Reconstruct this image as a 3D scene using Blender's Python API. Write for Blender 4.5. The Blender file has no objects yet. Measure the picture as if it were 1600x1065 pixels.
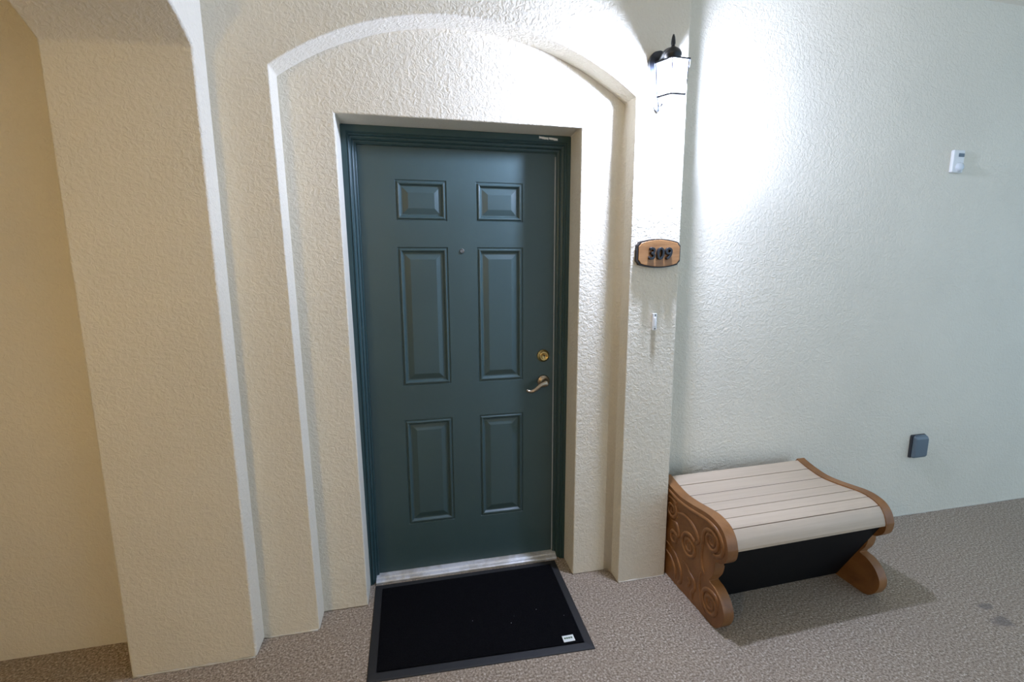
import bpy, bmesh, math, random
from mathutils import Vector, Matrix
random.seed(7)
scene = bpy.context.scene
C = scene.collection

# ------------------------------------------------------------------ camera
F = 720.37
CAM = Vector((0.54411513, -2.11958818, 1.49410127))
yaw, pitch, roll = (math.radians(a) for a in (12.16600937, -9.18469227, -0.25570527))
fw = Vector((math.sin(yaw)*math.cos(pitch), math.cos(yaw)*math.cos(pitch), math.sin(pitch)))
r0 = Vector((math.cos(yaw), -math.sin(yaw), 0)); u0 = r0.cross(fw)
rv = r0*math.cos(roll) + u0*math.sin(roll); uv = -r0*math.sin(roll) + u0*math.cos(roll)
cd = bpy.data.cameras.new('camera'); cam = bpy.data.objects.new('camera', cd); C.objects.link(cam)
cd.sensor_fit = 'HORIZONTAL'; cd.sensor_width = 36.0; cd.lens = F/1600*36.0
cd.clip_start = 0.01
M = Matrix((rv, uv, -fw)).transposed().to_4x4(); M.translation = CAM
cam.matrix_world = M
scene.camera = cam

# ------------------------------------------------------------------ light
AMBIENT = (0.52, 0.74, 1.0); AMBIENT_STRENGTH = 1.5
LAMP_COLOR = (0.60, 0.70, 1.0); LAMP_STRENGTH = 4200.0
FILL_COLOR = (1.0, 0.70, 0.28); FILL_STRENGTH = 385.0  # warm fill from an added, unseen globe
w = bpy.data.worlds.new('world'); scene.world = w; w.use_nodes = True
bg = w.node_tree.nodes['Background']
bg.inputs[0].default_value = (*AMBIENT, 1); bg.inputs[1].default_value = AMBIENT_STRENGTH
vs = scene.view_settings
vs.view_transform = 'Standard'; vs.look = 'None'; vs.exposure = 0.0; vs.gamma = 1.0; vs.use_curve_mapping = False

# ------------------------------------------------------------------ helpers
def new_mesh(name, verts, faces, mat=None, parent=None, smooth=False):
    me = bpy.data.meshes.new(name)
    me.from_pydata([tuple(v) for v in verts], [], [tuple(f) for f in faces])
    bm = bmesh.new(); bm.from_mesh(me)
    bmesh.ops.recalc_face_normals(bm, faces=bm.faces[:])
    bm.to_mesh(me); bm.free()
    if smooth:
        for p in me.polygons: p.use_smooth = True
    o = bpy.data.objects.new(name, me); C.objects.link(o)
    if mat: me.materials.append(mat)
    if parent: o.parent = parent
    return o
def tag(o, label=None, cat=None, group=None, kind=None):
    if label: o['label'] = label
    if cat: o['category'] = cat
    if group: o['group'] = group
    if kind: o['kind'] = kind
    return o
def empty(name, loc=(0, 0, 0), rz=0.0):
    o = bpy.data.objects.new(name, None); C.objects.link(o)
    o.location = loc; o.rotation_euler = (0, 0, rz); o.empty_display_size = 0.05
    return o
def bevel(o, width, seg=3, angle=30):
    m = o.modifiers.new('bevel', 'BEVEL'); m.width = width; m.segments = seg
    m.limit_method = 'ANGLE'; m.angle_limit = math.radians(angle)
    for p in o.data.polygons: p.use_smooth = True
    n = o.modifiers.new('wn', 'WEIGHTED_NORMAL'); n.keep_sharp = True
    return o
def prism(poly, a, b, axis):
    """poly: 2D points; extruded between a and b along axis ('x': poly=(y,z), 'y': poly=(x,z), 'z': poly=(x,y))"""
    def P(p, t):
        return {'x': (t, p[0], p[1]), 'y': (p[0], t, p[1]), 'z': (p[0], p[1], t)}[axis]
    n = len(poly)
    v = [P(p, a) for p in poly] + [P(p, b) for p in poly]
    f = [tuple(range(n)), tuple(range(2*n-1, n-1, -1))]
    f += [(i, (i+1) % n, n+(i+1) % n, n+i) for i in range(n)]
    return v, f
def box(x0, x1, y0, y1, z0, z1):
    return prism([(x0, y0), (x1, y0), (x1, y1), (x0, y1)], z0, z1, 'z')
def lathe(prof, n=32, axis='z', c=(0, 0, 0), cap=True):
    """prof: (radius, height) list"""
    v, f = [], []
    for r, h in prof:
        for i in range(n):
            a = 2*math.pi*i/n
            p = (r*math.cos(a), r*math.sin(a), h)
            if axis == 'y': p = (p[0], p[2], p[1])
            if axis == 'x': p = (p[2], p[0], p[1])
            v.append((c[0]+p[0], c[1]+p[1], c[2]+p[2]))
    for k in range(len(prof)-1):
        for i in range(n):
            f.append((k*n+i, k*n+(i+1) % n, (k+1)*n+(i+1) % n, (k+1)*n+i))
    if cap:
        f.append(tuple(range(n))); f.append(tuple(range((len(prof)-1)*n, len(prof)*n)))
    return v, f
def tube(path, rad, n=10, flat=1.0, flat_dir=None):
    """round tube along 3D path, rad number or list"""
    path = [Vector(p) for p in path]; v, f = [], []
    up = Vector(flat_dir) if flat_dir else None
    prev = None
    for i, p in enumerate(path):
        t = (path[min(i+1, len(path)-1)] - path[max(i-1, 0)]).normalized()
        if up is not None:
            a = up - t*up.dot(t)
        else:
            a = prev - t*prev.dot(t) if prev is not None else t.orthogonal()
        a.normalize(); b = t.cross(a); prev = a
        r = rad[i] if isinstance(rad, (list, tuple)) else rad
        for k in range(n):
            g = 2*math.pi*k/n
            v.append(p + a*(r*flat*math.cos(g)) + b*(r*math.sin(g)))
    m = len(path)
    for i in range(m-1):
        for k in range(n):
            f.append((i*n+k, i*n+(k+1) % n, (i+1)*n+(k+1) % n, (i+1)*n+k))
    f.append(tuple(range(n))); f.append(tuple(range((m-1)*n, m*n)))
    return v, f
def join(*parts):
    V, Fc = [], []
    for v, f in parts:
        o = len(V); V += list(v); Fc += [tuple(i+o for i in q) for q in f]
    return V, Fc
def smooth_curve(pts, per=6, closed=False):
    """Catmull-Rom through 2D points"""
    out = []; n = len(pts)
    g = (lambda i: pts[i % n]) if closed else (lambda i: pts[max(0, min(n-1, i))])
    for i in range(n if closed else n-1):
        p0, p1, p2, p3 = g(i-1), g(i), g(i+1), g(i+2)
        for k in range(per):
            t = k/per
            out.append(tuple(0.5*(2*p1[d]+(p2[d]-p0[d])*t+(2*p0[d]-5*p1[d]+4*p2[d]-p3[d])*t*t+(3*p1[d]-p0[d]-3*p2[d]+p3[d])*t**3) for d in range(len(p1))))
    if not closed: out.append(tuple(pts[-1]))
    return out

# ------------------------------------------------------------------ materials
def lin(c):
    return tuple((x/255/12.92 if x/255 <= 0.04045 else ((x/255+0.055)/1.055)**2.4) for x in c)
class Nodes:
    def __init__(s, name):
        s.m = bpy.data.materials.new(name); s.m.use_nodes = True
        s.t = s.m.node_tree; s.b = s.t.nodes['Principled BSDF']
        s.co = s.t.nodes.new('ShaderNodeTexCoord')
        s.out = s.t.nodes['Material Output']
    def n(s, typ, **kw):
        x = s.t.nodes.new(typ)
        for k, v in kw.items():
            if k in x.inputs.keys() if isinstance(k, str) else False: x.inputs[k].default_value = v
            else: setattr(x, k, v)
        return x
    def l(s, a, b): s.t.links.new(a, b)
    def noise(s, scale, detail=3, rough=0.55, dist=0.0, vec=None):
        x = s.t.nodes.new('ShaderNodeTexNoise')
        x.inputs['Scale'].default_value = scale; x.inputs['Detail'].default_value = detail
        x.inputs['Roughness'].default_value = rough; x.inputs['Distortion'].default_value = dist
        s.l(vec if vec is not None else s.co.outputs['Object'], x.inputs['Vector'])
        return x.outputs['Fac']
    def ramp(s, fac, stops):
        x = s.t.nodes.new('ShaderNodeValToRGB'); e = x.color_ramp.elements
        while len(e) < len(stops): e.new(0.5)
        for q, (p, c) in zip(e, stops):
            q.position = p; q.color = (*c, 1) if len(c) == 3 else c
        s.l(fac, x.inputs['Fac']); return x.outputs['Color']
    def bump(s, h, strength, dist, chain=None):
        x = s.t.nodes.new('ShaderNodeBump'); x.inputs['Strength'].default_value = strength
        x.inputs['Distance'].default_value = dist
        s.l(h, x.inputs['Height'])
        if chain is not None: s.l(chain, x.inputs['Normal'])
        return x.outputs['Normal']
    def mix(s, fac, a, b):
        x = s.t.nodes.new('ShaderNodeMix'); x.data_type = 'RGBA'
        for sock, val in ((x.inputs[0], fac), (x.inputs[6], a), (x.inputs[7], b)):
            if isinstance(val, (int, float)): sock.default_value = val
            elif isinstance(val, tuple): sock.default_value = (*val, 1)
            else: s.l(val, sock)
        return x.outputs[2]
    def set(s, **kw):
        for k, v in kw.items():
            k = k.replace('_', ' ')
            if isinstance(v, (int, float)): s.b.inputs[k].default_value = v
            elif isinstance(v, tuple): s.b.inputs[k].default_value = (*v, 1)
            else: s.l(v, s.b.inputs[k])
        return s

def stucco(name, base, stain=None):
    N = Nodes(name)
    worm = N.ramp(N.noise(62, 3, 0.55, 0.8), [(0.40, (0, 0, 0)), (0.62, (1, 1, 1))])
    fine = N.noise(170, 2, 0.6)
    blot = N.noise(1.3, 4, 0.6)
    col = N.mix(N.ramp(blot, [(0.35, (0, 0, 0)), (0.7, (1, 1, 1))]), tuple(c*0.95 for c in base), tuple(min(1, c*1.03) for c in base))
    if stain:      # rusty dribble running down the plaster below the bell push
        x0, z0, z1 = stain
        sep = N.n('ShaderNodeSeparateXYZ'); N.l(N.co.outputs['Object'], sep.inputs[0])
        def mr(sock, a, b, c=0.0, d=1.0):
            q = N.n('ShaderNodeMapRange', interpolation_type='SMOOTHSTEP'); N.l(sock, q.inputs[0])
            for i, t in enumerate((a, b, c, d)): q.inputs[i+1].default_value = t
            return q.outputs[0]
        dx = N.n('ShaderNodeMath', operation='SUBTRACT'); N.l(sep.outputs[0], dx.inputs[0]); dx.inputs[1].default_value = x0
        ab = N.n('ShaderNodeMath', operation='ABSOLUTE'); N.l(dx.outputs[0], ab.inputs[0])
        m1 = mr(ab.outputs[0], 0.016, 0.004); m2 = mr(sep.outputs[2], z1, z1+0.12); m3 = mr(sep.outputs[2], z0+0.01, z0-0.01)
        p = N.n('ShaderNodeMath', operation='MULTIPLY'); N.l(m1, p.inputs[0]); N.l(m2, p.inputs[1])
        p2 = N.n('ShaderNodeMath', operation='MULTIPLY'); N.l(p.outputs[0], p2.inputs[0]); N.l(m3, p2.inputs[1])
        p3 = N.n('ShaderNodeMath', operation='MULTIPLY'); N.l(p2.outputs[0], p3.inputs[0]); p3.inputs[1].default_value = 0.30
        col = N.mix(p3.outputs[0], col, lin((150, 125, 95)))
    nb = N.bump(worm, 0.55, 0.0024); nb = N.bump(fine, 0.2, 0.0010, nb)
    N.set(Base_Color=col, Roughness=0.6, Normal=nb)
    N.b.inputs['Specular IOR Level'].default_value = 0.22
    return N.m
CREAM = (0.76, 0.705, 0.585)
m_stucco = stucco('cream_stucco', CREAM, stain=(1.578, 1.213, 1.02))
def paint(name, col, rough=0.4, bump_s=0.06, scale=260, spec=0.5, metal=0.0):
    N = Nodes(name)
    c = N.mix(N.ramp(N.noise(3.0, 3), [(0.3, (0, 0, 0)), (0.75, (1, 1, 1))]), tuple(x*0.93 for x in col), tuple(min(1, x*1.05) for x in col))
    N.set(Base_Color=c, Roughness=rough, Metallic=metal, Normal=N.bump(N.noise(scale, 2), bump_s, 0.001))
    N.b.inputs['Specular IOR Level'].default_value = spec
    return N.m
m_door = paint('green_door_paint', lin((58, 78, 79)), 0.42, 0.10, 420)
m_frame = paint('green_frame_paint', lin((50, 74, 76)), 0.33, 0.06, 200)
m_white = paint('white_plastic', (0.78, 0.78, 0.76), 0.35, 0.02)
m_strip = paint('pale_weatherstrip', (0.46, 0.48, 0.50), 0.4, 0.02)
m_chip = paint('bare_white_scrape', (0.85, 0.85, 0.84), 0.6, 0.3, 300)
m_grey = paint('grey_outlet_cover', lin((98, 112, 122)), 0.4, 0.04)
m_greyd = paint('dark_grey_gasket', lin((52, 54, 58)), 0.6, 0.05)
m_lens = paint('milky_lens', (0.62, 0.66, 0.68), 0.25, 0.02)
m_black = paint('black_metal', lin((26, 28, 32)), 0.35, 0.05)
m_dark = paint('dark_hole', (0.02, 0.02, 0.02), 0.6, 0.0)
m_brass = paint('brass', (0.62, 0.43, 0.16), 0.28, 0.02, metal=1.0)
m_bronze = paint('aged_nickel', (0.42, 0.34, 0.25), 0.30, 0.04, metal=1.0)
m_steel = paint('steel', (0.22, 0.23, 0.24), 0.3, 0.02, metal=1.0)
m_rubber = paint('mat_rubber', (0.010, 0.010, 0.011), 0.6, 0.15, 300)
m_tagw = paint('mat_tag', (0.72, 0.74, 0.70), 0.5, 0.02)
m_tagg = paint('mat_tag_print', lin((84, 104, 78)), 0.5, 0.02)
m_caulk = paint('old_caulk', (0.56, 0.52, 0.44), 0.7, 0.5, 90)
m_plaque_edge = paint('plaque_edge', lin((42, 34, 30)), 0.5, 0.1)

def sill_mat():
    N = Nodes('aluminium_threshold')
    s = N.ramp(N.noise(9, 5, 0.7), [(0.45, (0, 0, 0)), (0.62, (1, 1, 1))])
    N.set(Base_Color=N.mix(s, (0.62, 0.62, 0.62), (0.44, 0.41, 0.36)), Roughness=0.38, Metallic=0.25, Normal=N.bump(N.noise(120, 3), 0.1, 0.001))
    return N.m
m_sill = sill_mat()
def carpet():
    N = Nodes('speckled_carpet')
    sp = N.noise(120, 3, 0.75)
    big = N.noise(2.2, 3, 0.6)
    base = N.ramp(sp, [(0.32, lin((74, 62, 48))), (0.46, lin((140, 125, 107))), (0.56, lin((168, 153, 135))), (0.70, lin((228, 217, 202)))])
    col = N.mix(N.ramp(big, [(0.3, (0, 0, 0)), (0.7, (1, 1, 1))]), base, lin((138, 122, 108)))
    col = N.mix(0.72, col, base)
    # two damp smudges on the pile
    for (sx, sy, ra) in ((2.975, -0.772, 0.085), (2.932, -0.862, 0.105)):
        mp = N.n('ShaderNodeMapping'); N.l(N.co.outputs['Object'], mp.inputs[0])
        mp.inputs['Location'].default_value = (-sx/ra, -sy/(ra*0.55), 0); mp.inputs['Scale'].default_value = (1/ra, 1/(ra*0.55), 0)
        ln = N.n('ShaderNodeVectorMath', operation='LENGTH'); N.l(mp.outputs[0], ln.inputs[0])
        ad = N.n('ShaderNodeMath', operation='ADD'); N.l(ln.outputs['Value'], ad.inputs[0]); N.l(N.noise(14, 3), ad.inputs[1])
        col = N.mix(N.ramp(ad.outputs[0], [(0.80, (0.6, 0.6, 0.6)), (1.0, (0, 0, 0))]) , col, lin((92, 86, 84)))
    N.set(Base_Color=col, Roughness=0.95, Normal=N.bump(sp, 0.9, 0.006))
    N.b.inputs['Specular IOR Level'].default_value = 0.1
    N.b.inputs['Sheen Weight'].default_value = 0.15
    return N.m
m_carpet = carpet()
def mat_pile():
    N = Nodes('black_mat_pile')
    h = N.noise(420, 2, 0.7)
    v = N.n('ShaderNodeTexVoronoi'); N.l(N.co.outputs['Object'], v.inputs['Vector']); v.inputs['Scale'].default_value = 26
    lint = N.ramp(v.outputs['Distance'], [(0.030, (1, 1, 1)), (0.045, (0, 0, 0))])
    pick = N.ramp(N.noise(7, 1), [(0.58, (0, 0, 0)), (0.60, (1, 1, 1))])
    mm = N.n('ShaderNodeMath', operation='MULTIPLY'); N.l(lint, mm.inputs[0]); N.l(pick, mm.inputs[1])
    col = N.mix(mm.outputs[0], N.ramp(h, [(0.3, (0.001, 0.001, 0.0015)), (0.7, (0.011, 0.011, 0.013))]), (0.35, 0.35, 0.36))
    N.set(Base_Color=col, Roughness=0.95, Normal=N.bump(h, 1.0, 0.006))
    N.b.inputs['Specular IOR Level'].default_value = 0.03
    return N.m
m_pile = mat_pile()
def wood(name, dark, light, rough, stretch=(3, 60, 60), scale=1.0):
    N = Nodes(name)
    mp = N.n('ShaderNodeMapping'); N.l(N.co.outputs['Object'], mp.inputs[0]); mp.inputs['Scale'].default_value = stretch
    g = N.noise(scale, 4, 0.6, 0.6, mp.outputs[0])
    N.set(Base_Color=N.ramp(g, [(0.3, dark), (0.7, light)]), Roughness=rough, Normal=N.bump(g, 0.08, 0.001))
    return N.m
m_plaque = wood('plaque_wood', lin((142, 97, 54)), lin((180, 132, 82)), 0.35, (6, 6, 40))
m_resin = wood('brown_resin', lin((114, 74, 38)), lin((146, 100, 56)), 0.42, (8, 8, 8))
m_slat = wood('taupe_slat', lin((180, 162, 141)), lin((189, 171, 149)), 0.45, (2.5, 60, 60))
m_bin = paint('black_resin_bin', (0.007, 0.007, 0.0075), 0.7, 0.4, 500, spec=0.15)

# ------------------------------------------------------------------ the setting
H = 2.82
Y_DOOR, Y_NICHE, Y_FRONT, Y_COL, Y_LEFT, Y_RIGHT = 0.0, -0.177, -0.279, -0.371, -0.176, -0.095
o = new_mesh('floor', *box(-3.2, 7.5, -3.4, 0.12, -0.06, 0.0), m_carpet)
tag(o, 'speckled grey-brown carpet covering the walkway floor', 'floor', kind='structure')
o = new_mesh('ceiling', *box(-3.2, 7.5, -3.4, 0.12, H, H+0.08), m_stucco)
tag(o, 'dim plaster ceiling glimpsed at the top right corner', 'ceiling', kind='structure')

def arc_pts(x0, z0, x1, z1, apex, n=28):
    """segmental arch through (x0,z0)..apex height..(x1,z1)"""
    c = (x1-x0)/2; s = apex-(z0+z1)/2; R = (c*c+s*s)/(2*s); half = math.asin(c/R)
    out = []
    for i in range(n+1):
        a = -half+2*half*i/n
        t = i/n
        out.append((x0+c+R*math.sin(a), z0+(z1-z0)*t+R*math.cos(a)-R+s))
    return out
# arched plaster wall around the door niche, its right end is the pilaster
poly = [(-0.16, 0.0), (0.115, 0.0)] + arc_pts(0.094, 2.178, 1.459, 2.168, 2.394) + [(1.452, 0.0), (1.698, 0.0), (1.680, H), (-0.16, H)]
o = bevel(new_mesh('wall_front', *prism(poly, Y_FRONT, -0.05, 'y'), m_stucco), 0.005, 3)
tag(o, 'cream stucco wall with an arched niche around the green door', 'wall', kind='structure')
# back of the niche with the door opening
poly = [(0.0, 0.0), (0.300, 0.0), (0.284, 2.066), (1.266, 2.066), (1.262, 0.0), (1.60, 0.0), (1.60, H-0.1), (0.0, H-0.1)]
o = bevel(new_mesh('wall_niche', *prism(poly, Y_NICHE, 0.06, 'y'), m_stucco), 0.006, 3)
tag(o, 'cream stucco back of the arched niche around the door frame', 'wall', kind='structure')
# rounded plaster fillet where niche back meets the right reveal
fil = []
R = 0.035
for i in range(9):
    a = math.pi/2*i/8
    fil.append((-R+R*math.sin(a), -R+R*math.cos(a)))
def fillet():
    v, f = [], []
    n = len(fil)
    path = [(1.4525, 0.0, 1.0), (1.4570, 1.60, 1.0), (1.4582, 2.02, 0.8), (1.4588, 2.12, 0.35), (1.4590, 2.165, 0.05)]
    for (xe, z, k) in path:
        for (dx, dy) in fil: v.append((xe+dx*k+0.0005, Y_NICHE+dy*k+0.0005, z))
        v.append((xe+0.004, Y_NICHE+0.004, z))
    m = n+1
    for k in range(len(path)-1):
        for i in range(m):
            f.append((k*m+i, k*m+(i+1) % m, (k+1)*m+(i+1) % m, (k+1)*m+i))
    f.append(tuple(range(m))); f.append(tuple(range((len(path)-1)*m, len(path)*m)))
    return v, f
o = new_mesh('trim_1', *fillet(), m_stucco, smooth=False)
for p in o.data.polygons: p.use_smooth = len(p.vertices) == 4
tag(o, 'rounded plaster corner on the right inside edge of the niche', 'trim', kind='structure')
# left column carrying an arch that springs towards the camera
ys, zs = Y_COL, 2.165
arch = []
y_end, rise = -2.75, 0.40
pre = [(-0.371, 2.163), (-0.412, 2.190), (-0.455, 2.214), (-0.515, 2.238), (-0.62, 2.275)]
cy = (ys+y_end)/2
for i in range(1, 24):
    t = i/24
    y = -0.62+(y_end+0.62-(-0.371+0.62)*0)*t
    # flat ellipse from (-0.62,2.275) to the far column
    q = (y-cy)/((ys-y_end)/2)
    arch.append((y, 2.163+rise*math.sqrt(max(0, 1-q*q))*0.92))
pts = pre + [p for p in arch if p[0] < -0.75 and p[0] > y_end+0.03] + [(y_end, 2.163)]
poly = [(0.05, 0.0), (Y_COL, 0.0)] + pts + [(y_end, 0.0), (y_end-0.4, 0.0), (y_end-0.4, H), (0.05, H)]
v, f = prism(poly, -0.5137, -0.0975, 'x')
n = len(poly)
v[1] = (-0.5235, Y_COL, 0.0)
for i in range(n, 2*n):
    if 2.10 < v[i][2] < 2.26 and v[i][1] > -1.0: v[i] = (v[i][0], v[i][1], v[i][2]+0.018*(1+(v[i][1]-Y_COL)/0.63))
o = bevel(new_mesh('wall_column', v, f, m_stucco), 0.009, 3)
tag(o, 'tan stucco column left of the door carrying an arched beam', 'wall', kind='structure')
o = new_mesh('wall_left', *box(-3.2, -0.45, Y_LEFT, 0.10, 0.0, H), m_stucco)
tag(o, 'yellowish stucco wall behind the left column', 'wall', kind='structure')
o = new_mesh('wall_right', *box(1.62, 7.5, Y_RIGHT, 0.10, 0.0, H), m_stucco)
tag(o, 'pale stucco wall behind the bench', 'wall', kind='structure')

o = new_mesh('wall_bounce', *box(-3.2, 1.9, -2.95, -2.80, 0.0, H), m_stucco)  # unseen wall added so lantern light bounces back cream-tinted
tag(o, 'unseen cream stucco wall added behind the viewer to bounce warm light', 'wall', kind='structure')
o = new_mesh('wall_block_left', *box(-3.35, -3.2, -2.95, 0.10, 0.0, H), m_stucco)  # unseen, added so sky light enters only from the right
tag(o, 'unseen cream stucco wall added to shut out sky light at the left end', 'wall', kind='structure')
# thin bead of old caulk where plaster meets carpet
def bead(name, pts, label):
    path = []
    for (xa, ya), (xb, yb) in zip(pts[:-1], pts[1:]):
        L = math.hypot(xb-xa, yb-ya); k = max(2, int(L/0.02))
        for i in range(k):
            t = i/k; path.append((xa+(xb-xa)*t, ya+(yb-ya)*t, 0.002))
    path.append((*pts[-1], 0.002))
    rad = [0.0020+0.0040*random.random()**2 for _ in path]
    o = new_mesh(name, *tube(path, rad, 6), m_caulk, smooth=True)
    tag(o, label, 'trim', kind='structure')
bead('trim_2', [(1.70, Y_RIGHT), (7.4, Y_RIGHT)], 'rough pale caulk line along the foot of the right wall')
bead('trim_3', [(1.456, Y_FRONT), (1.694, Y_FRONT)], 'rough pale caulk line along the foot of the pilaster')
bead('trim_4', [(-0.518, Y_COL), (-0.104, Y_COL)], 'rough pale caulk line along the foot of the left column')
bead('trim_5', [(-0.09, Y_FRONT), (0.108, Y_FRONT)], 'rough pale caulk line between left column and niche')

# ------------------------------------------------------------------ door
door = empty('door_1', (0.7714, 0, 0))
tag(door, 'dark green six-panel front door in a moulded green frame', 'door', kind='structure')
DP = Vector((0.7714, 0, 0))
def kid(name, vf, mat, parent, off=DP, smooth=False, label=None):
    v, f = vf
    o = new_mesh(name, [Vector(p)-off for p in v], f, mat, parent, smooth)
    if label: o['label'] = label
    return o
XS = [0.314, 0.4886, 0.7091, 0.8390, 1.0543, 1.229]
ZS = [0.030, 0.2648, 0.7883, 0.9526, 1.5802, 1.6929, 1.8653, 2.035]
def slab():
    v, f = [], []
    idx = {}
    def P(i, j, back):
        k = (i, j, back)
        if k not in idx:
            idx[k] = len(v); v.append((XS[i], 0.045 if back else 0.0, ZS[j]))
        return idx[k]
    for i in range(5):
        for j in range(7):
            q = [(i, j), (i+1, j), (i+1, j+1), (i, j+1)]
            f.append(tuple(P(a, b, True) for a, b in reversed(q)))
            if i in (1, 3) and j in (1, 3, 5): continue
            f.append(tuple(P(a, b, False) for a, b in q))
    for i in range(5):
        for j in (0, 7): f.append((P(i, j, False), P(i+1, j, False), P(i+1, j, True), P(i, j, True)))
    for j in range(7):
        for i in (0, 5): f.append((P(i, j, False), P(i, j+1, False), P(i, j+1, True), P(i, j, True)))
    return v, f
kid('door_slab', slab(), m_door, door)
PROF = [(0, 0), (0.0025, 0.0035), (0.0065, 0.0035), (0.010, -0.0015), (0.0135, -0.0025), (0.017, -0.001), (0.0235, 0.0085), (0.029, 0.0090), (0.052, 0.0015), (0.054, 0.001)]
def panel(x0, x1, z0, z1):
    v, f = [], []
    for d, y in PROF:
        v += [(x0+d, y, z0+d), (x1-d, y, z0+d), (x1-d, y, z1-d), (x0+d, y, z1-d)]
    for k in range(len(PROF)-1):
        for i in range(4):
            f.append((k*4+i, k*4+(i+1) % 4, k*4+4+(i+1) % 4, k*4+4+i))
    k = (len(PROF)-1)*4
    f.append((k, k+1, k+2, k+3))
    # closed back so the stamped panel has thickness
    b = len(v); e = 0.012
    v += [(x0, e, z0), (x1, e, z0), (x1, e, z1), (x0, e, z1)]
    f.append((b+3, b+2, b+1, b))
    for i in range(4): f.append((i, b+i, b+(i+1) % 4, (i+1) % 4))
    return v, f
for j in (5, 3, 1):
    for i in (1, 3):
        kid('door_panel', panel(XS[i], XS[i+1], ZS[j], ZS[j+1]), m_door, door)
# frame: moulded profile swept round left, head, right (inward distance, y)
FP = [(0.0, 0.05), (0.0, -0.041), (0.003, -0.045), (0.024, -0.045), (0.027, -0.040), (0.029, -0.040), (0.0315, -0.044), (0.034, -0.041),
      (0.036, -0.030), (0.042, -0.027), (0.044, -0.029), (0.046, -0.026), (0.047, -0.014), (0.053, -0.011), (0.055, -0.013), (0.0575, -0.010), (0.0585, 0.003), (0.0585, 0.05)]
FL, FR, FT, FB = 0.2810, 1.2825, 2.0675, 0.002
KL, KR, KT = 1.0, 1.28, 1.18
def frame_piece(which):
    v, f = [], []
    for s, y in FP:
        xl, xr, zt = FL+s*KL, FR-s*KR, FT-s*KT
        if which == 'l': v += [(xl, y, FB), (xl, y, zt)]
        if which == 'r': v += [(xr, y, FB), (xr, y, zt)]
        if which == 't': v += [(xl, y, zt), (xr, y, zt)]
    n = len(FP)
    for i in range(n): f.append((2*i, 2*i+1, 2*((i+1) % n)+1, 2*((i+1) % n)))
    f.append(tuple(range(0, 2*n, 2))); f.append(tuple(range(1, 2*n, 2)))
    return v, f
kid('frame_jamb', frame_piece('l'), m_frame, door)
kid('frame_jamb', frame_piece('r'), m_frame, door)
head = kid('frame_head', frame_piece('t'), m_frame, door)
for xa, xb, za, zb in ((1.118, 1.160, 2.0545, 2.0505), (1.163, 1.203, 2.0520, 2.0480)):
    pts = []
    for i in range(9):
        t = i/8; pts.append((xa+(xb-xa)*t, za+(zb-za)*t+0.0045+0.001*random.random()))
    for i in range(8, -1, -1):
        t = i/8; pts.append((xa+(xb-xa)*t, za+(zb-za)*t-0.003-0.002*random.random()))
    kid('bare_patch', prism(pts, -0.0462, -0.0445, 'y'), m_chip, head, label='white scraped patch in the green paint')
kid('weatherstrip', box(1.2050, 1.2078, -0.0065, 0.002, 0.034, 1.985), m_strip, door, label='pale strip along the latch edge')
kid('weatherstrip', box(FL+0.0575, FL+0.0595, -0.006, 0.002, 0.034, 1.985), m_frame, door)
# threshold
th = prism([(0.05, 0.0), (-0.047, 0.0), (-0.049, 0.012), (-0.045, 0.016), (-0.030, 0.020), (-0.026, 0.025), (-0.010, 0.028), (0.05, 0.029)], 0.325, 1.222, 'x')
t_o = kid('threshold', th, m_sill, door, label='worn pale metal threshold'); bevel(t_o, 0.0015, 2)
# hardware
def hexrot(o): return o
ph = kid('peephole', lathe([(0.0105, 0.004), (0.0105, -0.002), (0.009, -0.0045), (0.0062, -0.0045), (0.0055, -0.002), (0.003, -0.004), (0.0005, -0.0045)], 24, 'y', (0.7723, 0, 1.5636)), m_steel, door, smooth=True, label='small steel peephole')
db = kid('deadbolt', lathe([(0.030, 0.004), (0.030, -0.004), (0.0285, -0.007), (0.025, -0.009), (0.0225, -0.019), (0.020, -0.0215), (0.0165, -0.0215), (0.0155, -0.020), (0.0005, -0.0205)], 32, 'y', (1.155, 0, 1.066)), m_brass, door, smooth=True, label='brass deadbolt')
kid('keyhole', join(lathe([(0.004, -0.0190), (0.004, -0.0212)], 12, 'y', (1.155, 0, 1.069)), box(1.1535, 1.1565, -0.0212, -0.019, 1.056, 1.069)), m_dark, db)
lh = kid('lever_handle', lathe([(0.031, 0.004), (0.031, -0.004), (0.029, -0.008), (0.024, -0.011), (0.014, -0.013), (0.0125, -0.030), (0.0125, -0.050), (0.0105, -0.0525), (0.001, -0.053)], 32, 'y', (1.157, 0, 0.939)), m_bronze, door, smooth=True, label='aged metal lever handle')
lev = smooth_curve([(1.166, -0.043, 0.935), (1.150, -0.045, 0.937), (1.130, -0.047, 0.930), (1.108, -0.048, 0.913), (1.088, -0.047, 0.903), (1.072, -0.045, 0.904), (1.063, -0.044, 0.910)], 6)
rad = [0.0125-0.0065*i/(len(lev)-1) for i in range(len(lev))]
kid('lever', tube(lev, rad, 12, 0.8, (0, 1, 0)), m_bronze, lh, smooth=True)

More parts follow.
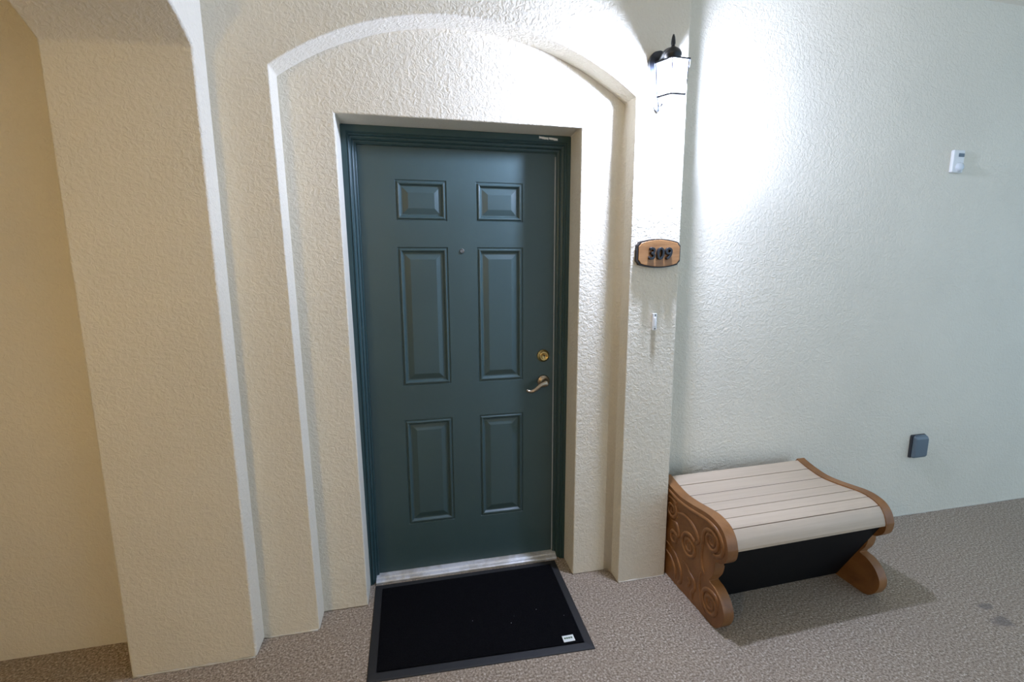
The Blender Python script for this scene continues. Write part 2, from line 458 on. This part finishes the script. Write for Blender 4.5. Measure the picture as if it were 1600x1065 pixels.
# ------------------------------------------------------------------ doormat
A, B, Cc, D = Vector((0.3278, -0.5847, 0)), Vector((1.1992, -0.6189, 0)), Vector((1.2085, -0.0530, 0)), Vector((0.3235, -0.0560, 0))
mat = empty('doormat', (0.765, -0.34, 0)); MO = Vector((0.765, -0.34, 0))
tag(mat, 'black ribbed-edge doormat lying in front of the green door', 'doormat')
def inset(d):
    q = [A, B, Cc, D]; c = sum(q, Vector())/4; out = []
    for p in q:
        s = Vector((1 if p.x < c.x else -1, 1 if p.y < c.y else -1, 0)); out.append(p+s*d)
    return out
def ringmesh(levels, close_bottom=True):
    v, f = [], []
    for d, z in levels: v += [(p.x, p.y, z) for p in inset(d)]
    for k in range(len(levels)-1):
        for i in range(4): f.append((k*4+i, k*4+(i+1) % 4, k*4+4+(i+1) % 4, k*4+4+i))
    L = (len(levels)-1)*4
    f.append((L, L+1, L+2, L+3)); f.append((3, 2, 1, 0))
    return v, f
kid('rubber_border', ringmesh([(0, 0.0005), (0, 0.003), (0.004, 0.0055), (0.031, 0.0075), (0.034, 0.006), (0.04, 0.006)]), m_rubber, mat, MO, label='matt rubber border')
kid('mat_pile', ringmesh([(0.0345, 0.0055), (0.0345, 0.0095), (0.038, 0.0115)]), m_pile, mat, MO, label='black pile flecked with lint')
# sewn care tag
tx, ty = 1.1085, -0.5585
tg = kid('mat_tag', box(tx-0.0235, tx+0.0235, ty-0.0155, ty+0.0155, 0.0112, 0.0128), m_tagw, mat, MO, label='small white tag printed in green')
for k in range(4):
    kid('tag_print', box(tx-0.018+k*0.009, tx-0.018+k*0.009+0.0075, ty-0.002, ty+0.006, 0.0127, 0.0131), m_tagg, tg, MO)

# ------------------------------------------------------------------ house number plaque
PX, PZ, PY = 1.5785, 1.546, Y_FRONT
plq = empty('number_plaque', (PX, PY, PZ)); PO = Vector((PX, PY, PZ))
tag(plq, 'wooden plaque with dark edge and black raised number 309', 'house number')
def plaque_poly(hw, hh, notch=0.012):
    top = [(-hw+notch+(2*hw-2*notch)*i/16, hh-0.0125*(abs(2*i/16-1)**2)-0.0) for i in range(17)]
    pts = [(-hw, -hh+0.028), (-hw, hh-0.028), (-hw+0.004, hh-0.024), (-hw+notch-0.003, hh-0.0185)] + top
    pts += [(hw-notch+0.003, hh-0.0185), (hw-0.004, hh-0.024), (hw, hh-0.028), (hw, -hh+0.028), (hw-0.004, -hh+0.024), (hw-notch+0.003, -hh+0.0185)]
    pts += [(x, -z) for x, z in reversed(top)] + [(-hw+notch-0.003, -hh+0.0185), (-hw+0.004, -hh+0.024)]
    return pts
kid('plaque_back', prism([(PX+x, PZ+z) for x, z in plaque_poly(0.101, 0.0605)], PY+0.002, PY-0.019, 'y'), m_plaque_edge, plq, PO, label='dark stained edge board')
pf = kid('plaque_face', prism([(PX+x+0.001, PZ+z) for x, z in plaque_poly(0.096, 0.0555)], PY-0.0185, PY-0.0225, 'y'), m_plaque, plq, PO, label='honey coloured wooden face')
bevel(pf, 0.0015, 2)
def digit(ch, cx):
    cu = bpy.data.curves.new('digit', 'FONT'); cu.body = ch; cu.size = 0.069; cu.extrude = 0.006; cu.bevel_depth = 0.0012; cu.offset = 0.0003
    cu.align_x = 'CENTER'; cu.resolution_u = 5
    tmp = bpy.data.objects.new('digit', cu); C.objects.link(tmp)
    bpy.context.view_layer.update()
    me = bpy.data.meshes.new_from_object(tmp.evaluated_get(bpy.context.evaluated_depsgraph_get()))
    bpy.data.objects.remove(tmp); bpy.data.curves.remove(cu)
    for vv in me.vertices:
        x, y, z = vv.co; vv.co = (cx+x*1.02+y*0.05, -0.0290-z, y-0.0245)
    me.flip_normals()
    me.materials.clear(); me.materials.append(m_black)
    o = bpy.data.objects.new('digit', me); C.objects.link(o); o.parent = plq
    o['label'] = 'black raised digit ' + ch
for ch, cx in (('3', -0.038), ('0', 0.0), ('9', 0.038)): digit(ch, cx)

# ------------------------------------------------------------------ bell push
bell = empty('doorbell', (1.577, Y_FRONT, 1.2515)); BO = Vector((1.577, Y_FRONT, 1.2515))
tag(bell, 'slim white bell push on the pilaster below the number plaque', 'doorbell')
b = kid('housing', box(1.5675, 1.5885, Y_FRONT-0.012, Y_FRONT+0.002, 1.214, 1.289), m_white, bell, BO); bevel(b, 0.003, 2)
b = kid('button', box(1.572, 1.584, Y_FRONT-0.0155, Y_FRONT-0.011, 1.232, 1.272), m_white, bell, BO); bevel(b, 0.002, 2)
for z in (1.2815, 1.2215):
    kid('screw', lathe([(0.0028, 0.001), (0.0028, -0.001), (0.0005, -0.0014)], 12, 'y', (1.5795, Y_FRONT-0.012, z)), m_dark, bell, BO)

# ------------------------------------------------------------------ sensor on right wall
SX, SZ = 3.408, 2.035
sen = empty('motion_sensor', (SX, Y_RIGHT, SZ)); SO = Vector((SX, Y_RIGHT, SZ))
tag(sen, 'small white sensor box high on the right wall', 'sensor')
b = kid('housing', box(SX-0.038, SX+0.038, Y_RIGHT-0.016, Y_RIGHT+0.002, SZ-0.058, SZ+0.058), m_white, sen, SO); bevel(b, 0.006, 3)
b = kid('window', box(SX-0.006, SX+0.032, Y_RIGHT-0.0185, Y_RIGHT-0.015, SZ+0.022, SZ+0.040), m_grey, sen, SO); bevel(b, 0.002, 2)
b = kid('lens', lathe([(0.024, 0.004), (0.024, -0.006), (0.020, -0.014), (0.012, -0.019), (0.001, -0.021)], 24, 'y', (SX+0.006, Y_RIGHT-0.014, SZ-0.030)), m_lens, sen, SO, smooth=True)

# ------------------------------------------------------------------ outlet cover
OX, OZ = 3.414, 0.443
out = empty('outlet_box', (OX, Y_RIGHT, OZ)); OO = Vector((OX, Y_RIGHT, OZ))
tag(out, 'grey weatherproof outlet box low on the right wall', 'outlet')
b = kid('back_box', box(OX-0.053, OX+0.050, Y_RIGHT-0.012, Y_RIGHT+0.002, OZ-0.070, OZ+0.070), m_greyd, out, OO); bevel(b, 0.008, 3)
prof = [(Y_RIGHT-0.010, OZ-0.067), (Y_RIGHT-0.029, OZ-0.066), (Y_RIGHT-0.036, OZ-0.052), (Y_RIGHT-0.036, OZ+0.046), (Y_RIGHT-0.029, OZ+0.064), (Y_RIGHT-0.010, OZ+0.067)]
b = kid('cover', prism(prof, OX-0.048, OX+0.047, 'x'), m_grey, out, OO); bevel(b, 0.009, 3)
kid('hinge', tube([(OX-0.036, Y_RIGHT-0.018, OZ+0.067), (OX+0.036, Y_RIGHT-0.018, OZ+0.067)], 0.004, 12), m_grey, out, OO, smooth=True)

# ------------------------------------------------------------------ wall lantern
LX, LY = 1.549, -0.386
lan = empty('wall_lantern', (LX, Y_FRONT, 2.23)); LO = Vector((LX, Y_FRONT, 2.23))
tag(lan, 'lit black hexagonal coach lantern on the pilaster', 'lamp')
zt, zb, rt, rb = 2.251, 2.132, 0.068, 0.057
# back plate
bp = smooth_curve([(0.0, 2.340), (0.030, 2.330), (0.046, 2.300), (0.043, 2.268), (0.028, 2.232), (0.018, 2.190), (0.013, 2.155), (0.016, 2.135), (0.008, 2.118), (0.0, 2.110)], 4)
poly = [(LX+x, z) for x, z in bp] + [(LX-x, z) for x, z in reversed(bp[1:-1])]
b = kid('back_plate', prism(poly, Y_FRONT+0.002, Y_FRONT-0.016, 'y'), m_black, lan, LO); bevel(b, 0.004, 2)
arm = smooth_curve([(LX, Y_FRONT-0.010, 2.265), (LX, Y_FRONT-0.026, 2.302), (LX, Y_FRONT-0.056, 2.316), (LX, LY+0.016, 2.308), (LX, LY, 2.288)], 6)
kid('arm', tube(arm, 0.0105, 12), m_black, lan, LO, smooth=True)
sc_ = smooth_curve([(LX, Y_FRONT-0.010, 2.205), (LX, Y_FRONT-0.022, 2.180), (LX, Y_FRONT-0.020, 2.150), (LX, Y_FRONT-0.032, 2.128), (LX, Y_FRONT-0.046, 2.134), (LX, Y_FRONT-0.042, 2.148)], 6)
kid('scroll', tube(sc_, 0.005, 10), m_black, lan, LO, smooth=True)
def hexp(r, z, k): 
    a = math.pi/3*k; return (LX+r*math.cos(a), LY+r*math.sin(a), z)
# roof
v, f = [], []
lv = [(rt+0.006, zt-0.003), (rt+0.006, zt+0.003), (0.034, zt+0.016), (0.026, zt+0.022), (0.024, zt+0.020), (rt-0.008, zt-0.003)]
for r, z in lv: v += [hexp(r, z, k) for k in range(6)]
for i in range(len(lv)):
    j = (i+1) % len(lv)
    for k in range(6): f.append((i*6+k, i*6+(k+1) % 6, j*6+(k+1) % 6, j*6+k))
kid('roof', (v, f), m_black, lan, LO)
kid('roof_dome', lathe([(0.026, 0.014), (0.027, 0.022), (0.033, 0.030), (0.033, 0.038), (0.027, 0.049), (0.016, 0.058), (0.008, 0.063), (0.0065, 0.068), (0.0085, 0.074), (0.008, 0.084), (0.006, 0.097), (0.003, 0.106), (0.0005, 0.108)], 24, 'z', (LX, LY, zt)), m_black, lan, LO, smooth=True)
# corner bars and bottom pan
for k in range(6):
    kid('corner_bar', tube([hexp(rt, zt, k), hexp(rb, zb, k)], 0.0028, 6), m_black, lan, LO)
v, f = [], []
lv = [(rb+0.004, zb+0.003), (rb+0.004, zb-0.004), (rb-0.007, zb-0.004), (rb-0.007, zb+0.003)]
for r, z in lv: v += [hexp(r, z, k) for k in range(6)]
for i in range(4):
    for k in range(6): f.append((i*6+k, i*6+(k+1) % 6, ((i+1) % 4)*6+(k+1) % 6, ((i+1) % 4)*6+k))
kid('bottom_rim', (v, f), m_black, lan, LO)
# glass panes: faintly frosted
mg = bpy.data.materials.new('lantern_glass'); mg.use_nodes = True
t = mg.node_tree; t.nodes.remove(t.nodes['Principled BSDF'])
tr = t.nodes.new('ShaderNodeBsdfTransparent'); tl = t.nodes.new('ShaderNodeBsdfTranslucent'); gl = t.nodes.new('ShaderNodeBsdfGlossy'); gl.inputs['Roughness'].default_value = 0.1
tl.inputs['Color'].default_value = (0.95, 0.97, 1, 1)
m1 = t.nodes.new('ShaderNodeMixShader'); m1.inputs[0].default_value = 0.22
m2 = t.nodes.new('ShaderNodeMixShader'); m2.inputs[0].default_value = 0.04
L = t.links.new
L(tr.outputs[0], m1.inputs[1]); L(tl.outputs[0], m1.inputs[2]); L(m1.outputs[0], m2.inputs[1]); L(gl.outputs[0], m2.inputs[2]); L(m2.outputs[0], t.nodes['Material Output'].inputs[0])
for k in range(6):
    a, b_, c_, d_ = hexp(rt-0.003, zt, k), hexp(rt-0.003, zt, k+1), hexp(rb-0.003, zb, k+1), hexp(rb-0.003, zb, k)
    kid('glass_pane', ([a, b_, c_, d_], [(0, 1, 2, 3)]), mg, lan, LO)
# bulb
me_ = bpy.data.materials.new('lit_bulb'); me_.use_nodes = True
bs = me_.node_tree.nodes['Principled BSDF']; bs.inputs['Base Color'].default_value = (1, 1, 1, 1)
bs.inputs['Emission Color'].default_value = (*LAMP_COLOR, 1); bs.inputs['Emission Strength'].default_value = LAMP_STRENGTH
kid('bulb', lathe([(0.001, 0.034), (0.012, 0.031), (0.022, 0.022), (0.028, 0.008), (0.028, -0.006), (0.023, -0.020), (0.013, -0.029), (0.001, -0.032)], 24, 'z', (LX, LY, 2.183)), me_, lan, LO, smooth=True, label='glowing white bulb')
kid('socket', lathe([(0.010, 0.0), (0.013, 0.008), (0.013, 0.040), (0.006, 0.056)], 16, 'z', (LX, LY, 2.214)), m_white, lan, LO, smooth=True)

# ------------------------------------------------------------------ storage bench
bx0 = Vector((1.765, 0, 0)); BR = 0.029
bench = empty('storage_bench', (1.765, -0.4, 0), BR); QO = Vector((1.765, -0.4, 0))
tag(bench, 'storage bench with taupe slatted seat, brown scrollwork ends and black bin', 'bench')
topc = [(-0.192, 0.479), (-0.215, 0.471), (-0.265, 0.458), (-0.335, 0.447), (-0.405, 0.450), (-0.475, 0.459), (-0.540, 0.467), (-0.590, 0.463), (-0.630, 0.448), (-0.658, 0.416), (-0.672, 0.375)]
lobe = [(-0.672, 0.375), (-0.666, 0.334), (-0.640, 0.303), (-0.612, 0.293), (-0.603, 0.281), (-0.603, 0.255), (-0.594, 0.220), (-0.574, 0.186), (-0.580, 0.180), (-0.612, 0.172), (-0.648, 0.147), (-0.672, 0.108), (-0.674, 0.072), (-0.660, 0.036), (-0.634, 0.008), (-0.610, 0.0)]
endp = smooth_curve(topc, 5)[:-1] + smooth_curve(lobe, 4) + [(-0.20, 0.0), (-0.180, 0.10), (-0.178, 0.38), (-0.182, 0.465)]
BW = 0.755
def bkid(name, vf, mat_, parent=bench, **k): return kid(name, vf, mat_, parent, QO, **k)
XL0, XL1 = 1.717, 1.765; XR0, XR1 = 1.765+BW, 1.765+BW+0.045
eL = bkid('end_panel', prism(endp, XL0, XL1, 'x'), m_resin, label='brown resin end panel carved with scrolls'); bevel(eL, 0.010, 3, 40)
eR = bkid('end_panel', prism(endp, XR0, XR1, 'x'), m_resin, label='brown resin end panel'); bevel(eR, 0.010, 3, 40)
# scrollwork in relief on the near end panel (and its twin on the far end)
def spiral(cy, cz, r, turns, start, hand, tail=None, n=60):
    p = []
    for i in range(n+1):
        t = i/n; rr = 0.006+(r-0.006)*t
        a = start+hand*2*math.pi*turns*(t-1)
        p.append((cy+rr*math.cos(a), cz+rr*math.sin(a)))
    if tail: p += smooth_curve([p[-1]]+tail, 6)[1:]
    return p
RELIEF = [
    spiral(-0.430, 0.250, 0.060, 2.4, 2.4, 1, [(-0.492, 0.318), (-0.455, 0.360), (-0.39, 0.375), (-0.32, 0.352)]),
    spiral(-0.572, 0.362, 0.050, 2.2, 0.2, -1, [(-0.520, 0.335), (-0.515, 0.270), (-0.525, 0.215), (-0.545, 0.190)]),
    spiral(-0.590, 0.088, 0.056, 2.3, 1.5, 1, [(-0.625, 0.138), (-0.640, 0.09)]),
    spiral(-0.315, 0.222, 0.034, 1.6, 2.6, 1, [(-0.352, 0.262), (-0.33, 0.300), (-0.28, 0.30)]),
    spiral(-0.285, 0.352, 0.042, 1.8, 2.2, -1, [(-0.312, 0.400), (-0.27, 0.408), (-0.215, 0.395)]),
    smooth_curve([(-0.25, 0.17), (-0.32, 0.155), (-0.375, 0.105), (-0.385, 0.045), (-0.36, 0.018)], 8),
    smooth_curve([(-0.25, 0.125), (-0.30, 0.110), (-0.335, 0.07), (-0.34, 0.02)], 8),
    smooth_curve([(-0.395, 0.155), (-0.425, 0.148), (-0.445, 0.128), (-0.475, 0.112), (-0.485, 0.080), (-0.470, 0.050), (-0.475, 0.015)], 6),
    smooth_curve([(-0.435, 0.100), (-0.450, 0.085), (-0.440, 0.065), (-0.430, 0.045)], 6),
    smooth_curve([(-0.52, 0.185), (-0.515, 0.130), (-0.530, 0.070), (-0.565, 0.022)], 8),
]
RIM = [(y, z-0.030) for y, z in smooth_curve(topc, 5)[2:-14]]
RIM = smooth_curve([(-0.215, 0.440), (-0.265, 0.430), (-0.335, 0.420), (-0.405, 0.422), (-0.475, 0.430), (-0.535, 0.437), (-0.580, 0.434), (-0.612, 0.421), (-0.636, 0.396), (-0.646, 0.370), (-0.640, 0.342), (-0.618, 0.322), (-0.592, 0.314)], 5)
def relief(path, x, rad): return tube([(x, y, z) for y, z in path], rad, 8, 0.75, (1, 0, 0))
for pth in RELIEF:
    rr = [0.0045+0.0055*min(1, i/(0.5*len(pth))) for i in range(len(pth))]
    rr = [min(r, 0.002+0.008*(len(pth)-i)/6) for i, r in enumerate(rr)]
    bkid('scroll_relief', relief(pth, XL0+0.001, rr), m_resin, eL, smooth=True)
bkid('rim_moulding', relief(RIM, XL0+0.001, 0.010), m_resin, eL, smooth=True)
# seat slats
seat = smooth_curve(topc, 12)
cuts = [-0.150, -0.196, -0.2635, -0.3434, -0.4304, -0.5106, -0.579, -0.632]
def seat_pts(ya, yb):  # y decreasing from ya to yb
    s = [p for p in seat if yb < p[0] < ya]
    def at(y):
        for p, q in zip(seat[:-1], seat[1:]):
            if q[0] <= y <= p[0]:
                t = (y-p[0])/(q[0]-p[0]) if q[0] != p[0] else 0
                return (y, p[1]+(q[1]-p[1])*t)
    return [at(ya)]+s+[at(yb)]
def slat_mesh(pp, drop=0.006, th=0.014):
    top = [(y, z-drop) for y, z in pp]; nrm = []
    for i in range(len(pp)):
        a = Vector(pp[max(0, i-1)]); c = Vector(pp[min(len(pp)-1, i+1)]); d = (c-a).normalized()
        nrm.append(Vector((-d.y, d.x)))
    top = [(p[0]-n_.x*0+0, p[1]) for p, n_ in zip(pp, nrm)]
    outer = [(p[0]+n_.x*drop, p[1]+n_.y*drop) for p, n_ in zip(top, nrm)]
    inner = [(p[0]+n_.x*(drop+th), p[1]+n_.y*(drop+th)) for p, n_ in zip(top, nrm)]
    return prism(outer+inner[::-1], XL1-0.004, XR0+0.004, 'x')
G = 0.0016
for a, b_ in zip(cuts[:-1], cuts[1:]):
    if a == cuts[0]: continue
    o = bkid('slat', slat_mesh(seat_pts(a-G, b_+G)), m_slat); bevel(o, 0.0025, 2, 40)
nose = [p for p in seat if p[0] <= -0.632-G and p[1] > 0.376] + [(-0.671, 0.366)]
nose = seat_pts(-0.632-G, -0.6325-G)[:1] + nose
o = bkid('front_slat', slat_mesh(nose, 0.004, 0.014), m_slat, label='rounded taupe front edge of the seat'); bevel(o, 0.0025, 2, 40)
# rail under the seat and black bin
poly = [(-0.612, 0.440), (-0.655, 0.380), (-0.655, 0.366), (-0.475, 0.004), (-0.215, 0.004), (-0.205, 0.440)]
o = bkid('storage_bin', prism(poly, XL1-0.004, XR0+0.004, 'x'), m_bin, label='black storage bin under the seat'); bevel(o, 0.004, 2)

# ------------------------------------------------------------------ added warm fill light in globe form, unseen behind the viewer
GX, GY, GZ = -0.80, -2.80, 1.95
glo = empty('fill_globe', (GX, GY, GZ)); GO = Vector((GX, GY, GZ))
tag(glo, 'added warm fill globe under a wide black shade, unseen behind the viewer', 'lamp')
kid('back_plate', lathe([(0.055, -0.002), (0.055, 0.012), (0.045, 0.020), (0.018, 0.024)], 24, 'y', (GX, GY, GZ-0.02)), m_black, glo, GO, smooth=True)
kid('arm', tube(smooth_curve([(GX, GY+0.015, GZ-0.02), (GX, GY+0.08, GZ-0.05), (GX, GY+0.14, GZ-0.03), (GX, GY+0.14, GZ+0.02)], 6), 0.010, 10), m_black, glo, GO, smooth=True)
kid('cup', lathe([(0.012, 0.0), (0.040, 0.012), (0.046, 0.030), (0.043, 0.030), (0.036, 0.016), (0.008, 0.008)], 24, 'z', (GX, GY+0.14, GZ+0.015)), m_black, glo, GO, smooth=True)
mgl = bpy.data.materials.new('fill_glow'); mgl.use_nodes = True
bs = mgl.node_tree.nodes['Principled BSDF']; bs.inputs['Base Color'].default_value = (1, 1, 1, 1)
bs.inputs['Emission Color'].default_value = (*FILL_COLOR, 1); bs.inputs['Emission Strength'].default_value = FILL_STRENGTH
kid('globe', lathe([(0.04, -0.062)] + [(0.075*math.sin(math.pi*(0.2+0.8*i/14)), -0.075*math.cos(math.pi*(0.2+0.8*i/14))) for i in range(14)] + [(0.001, 0.075)], 24, 'z', (GX, GY+0.14, GZ+0.10)), mgl, glo, GO, smooth=True, label='glowing globe of the added warm fill light')
kid('shade', lathe([(0.150, 0.095), (0.150, 0.100), (0.110, 0.150), (0.040, 0.185), (0.012, 0.195), (0.012, 0.188), (0.038, 0.180), (0.106, 0.144), (0.146, 0.095)], 32, 'z', (GX, GY+0.16, GZ)), m_black, glo, GO, smooth=True)  # added to dim the fill towards the top of the column
